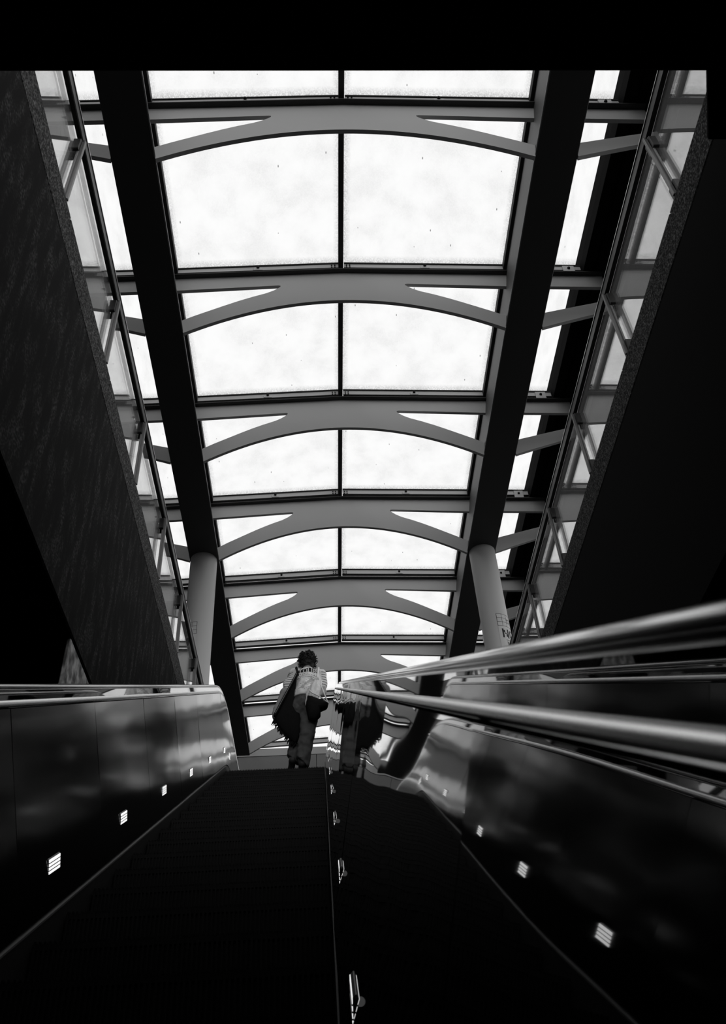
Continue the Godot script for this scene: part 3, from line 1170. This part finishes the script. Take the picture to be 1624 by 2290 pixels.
func build_bags(base: Vector3) -> void:
	# big flat black bag hung from the left shoulder, its zipped edge upward, fringe along its lower side
	var at := base + Vector3(0.0, 1.21, 0.05)
	var bag := thing("shoulder_bag", "large flat black shoulder bag with stitched edge and ragged fringe", "bag", at)
	var tilt := Transform3D(Basis(Vector3.RIGHT, 0.12), Vector3.ZERO)
	var out := PackedVector2Array([Vector2(-0.005, 0.0), Vector2(-0.29, -0.58), Vector2(-0.25, -0.66), Vector2(-0.17, -0.77), Vector2(-0.05, -0.9), Vector2(0.02, -0.84), Vector2(0.035, -0.68), Vector2(0.03, -0.53), Vector2(-0.05, -0.42), Vector2(-0.11, -0.3), Vector2(-0.015, -0.05)])
	put("bag_body", pillow(out, 0.09, 3), M.black_cloth, bag, tilt * Transform3D(Basis(), Vector3(0, 0, 0.06)))
	var e := MB.new()
	var p0 := Vector3(0.0, 0.01, 0.07)
	var p1 := Vector3(-0.285, -0.56, 0.1)
	var dir := (p1 - p0).normalized()
	var side := dir.cross(Vector3.BACK).normalized()
	e.box(Vector3(-0.014, 0, -0.03), Vector3(0.014, p0.distance_to(p1), 0.03), 0.006, Transform3D(Basis(side, dir, side.cross(dir)), p0))
	put("stiff_edge", e.mesh(), M.black_cloth, bag, tilt)
	for k in 42:
		var q := MB.new()
		var m := p0 + dir * (0.03 + k * 0.0138) + Vector3(0, 0, 0.032)
		q.box(Vector3(-0.0035, 0, -0.003), Vector3(0.0035, 0.008, 0.003), 0.0, Transform3D(Basis(side, dir, side.cross(dir)), m))
		put("stitch", q.mesh(), M.piping, bag, tilt)
	var r := RandomNumberGenerator.new()
	r.seed = 6
	for k in 26:
		var w := k / 25.0
		var a := out[1].lerp(out[4], w)
		a = a.lerp(Vector2(-0.2, -0.72), 0.25 * sin(PI * w))
		var q := MB.new()
		var l := r.randf_range(0.03, 0.075)
		q.tube([Vector3(a.x + 0.02, a.y + 0.02, 0.06), Vector3(a.x - 0.01, a.y - l * 0.5, 0.06), Vector3(a.x - r.randf_range(0.0, 0.03), a.y - l, 0.06)], [0.012, 0.01, 0.004], 6)
		put("fringe", q.mesh(), M.black_cloth, bag, tilt)
	var st := MB.new()
	st.tube([Vector3(0.0, -0.02, 0.04), Vector3(-0.02, 0.14, -0.04), Vector3(-0.03, 0.225, -0.2), Vector3(-0.03, 0.16, -0.34)], [0.014, 0.014, 0.014, 0.014], 8)
	put("strap", st.mesh(), M.black_cloth, bag)
	# black tote with a pale rim on the right hip
	var tote := thing("tote_bag", "black tote bag with a pale open rim at the person's right hip", "bag", base + Vector3(0.1, 0.86, 0.17))
	var to := PackedVector2Array([Vector2(0.01, -0.01), Vector2(0.06, -0.02), Vector2(0.16, -0.07), Vector2(0.265, -0.125), Vector2(0.25, -0.18), Vector2(0.17, -0.215), Vector2(0.165, -0.29), Vector2(0.1, -0.36), Vector2(0.02, -0.33), Vector2(-0.01, -0.15)])
	put("tote_body", pillow(to, 0.16, 5), M.black_cloth, tote)
	var rim := MB.new()
	rim.tube([Vector3(0.03, 0.04, 0.06), Vector3(0.07, -0.015, 0.075), Vector3(0.13, -0.045, 0.07), Vector3(0.2, -0.085, 0.05), Vector3(0.262, -0.12, 0.0)], [0.006, 0.008, 0.008, 0.008, 0.005], 8)
	put("tote_rim", rim.mesh(), M.pale_cloth, tote)
	var h := MB.new()
	h.tube([Vector3(0.26, -0.12, 0.0), Vector3(0.22, 0.0, 0.0), Vector3(0.18, 0.13, 0.0), Vector3(0.19, 0.24, -0.08)], [0.008, 0.008, 0.008, 0.008], 8)
	put("tote_handle", h.mesh(), M.pale_cloth, tote)
	# white drawstring bag on the back
	var d := thing("drawstring_bag", "white cloth drawstring bag hanging on the person's back", "bag", base + Vector3(0.225, 1.06, 0.14))
	var f := FastNoiseLite.new()
	f.seed = 9
	f.frequency = 5.0
	var rows := []
	for i in 15:
		var w := i / 14.0
		var line := PackedVector3Array()
		var rad := 0.016 + 0.062 * pow(sin(PI * clampf(0.08 + 0.8 * w, 0, 1)), 0.8)
		if i == 14:
			rad = 0.004
		for k in 32:
			var a := TAU * k / 32
			var rr := rad * (1.0 + 0.13 * sin(a * 7.0) * (1.0 - w) + 0.3 * f.get_noise_2d(a * 0.4, w * 2.0))
			line.append(Vector3(-0.085 * w + rr * cos(a), -0.37 * w, 0.02 + 0.7 * rr * sin(a)))
		rows.append(line)
	var db := MB.new()
	db.grid(rows, true, false)
	put("sack", db.mesh(), M.pale_cloth, d)
	var ru := MB.new()
	ru.tube([Vector3(-0.02, 0.0, 0.02), Vector3(0.0, 0.015, 0.02), Vector3(0.025, 0.025, 0.02)], [0.02, 0.026, 0.03], 10)
	put("gathered_neck", ru.mesh(), M.pale_cloth, d)
	var cd := MB.new()
	cd.tube([Vector3(0.0, 0.01, 0.0), Vector3(0.02, 0.15, -0.05), Vector3(0.03, 0.29, -0.16), Vector3(0.02, 0.35, -0.3)], [0.014, 0.013, 0.013, 0.012], 8)
	put("cord", cd.mesh(), M.pale_cloth, d)
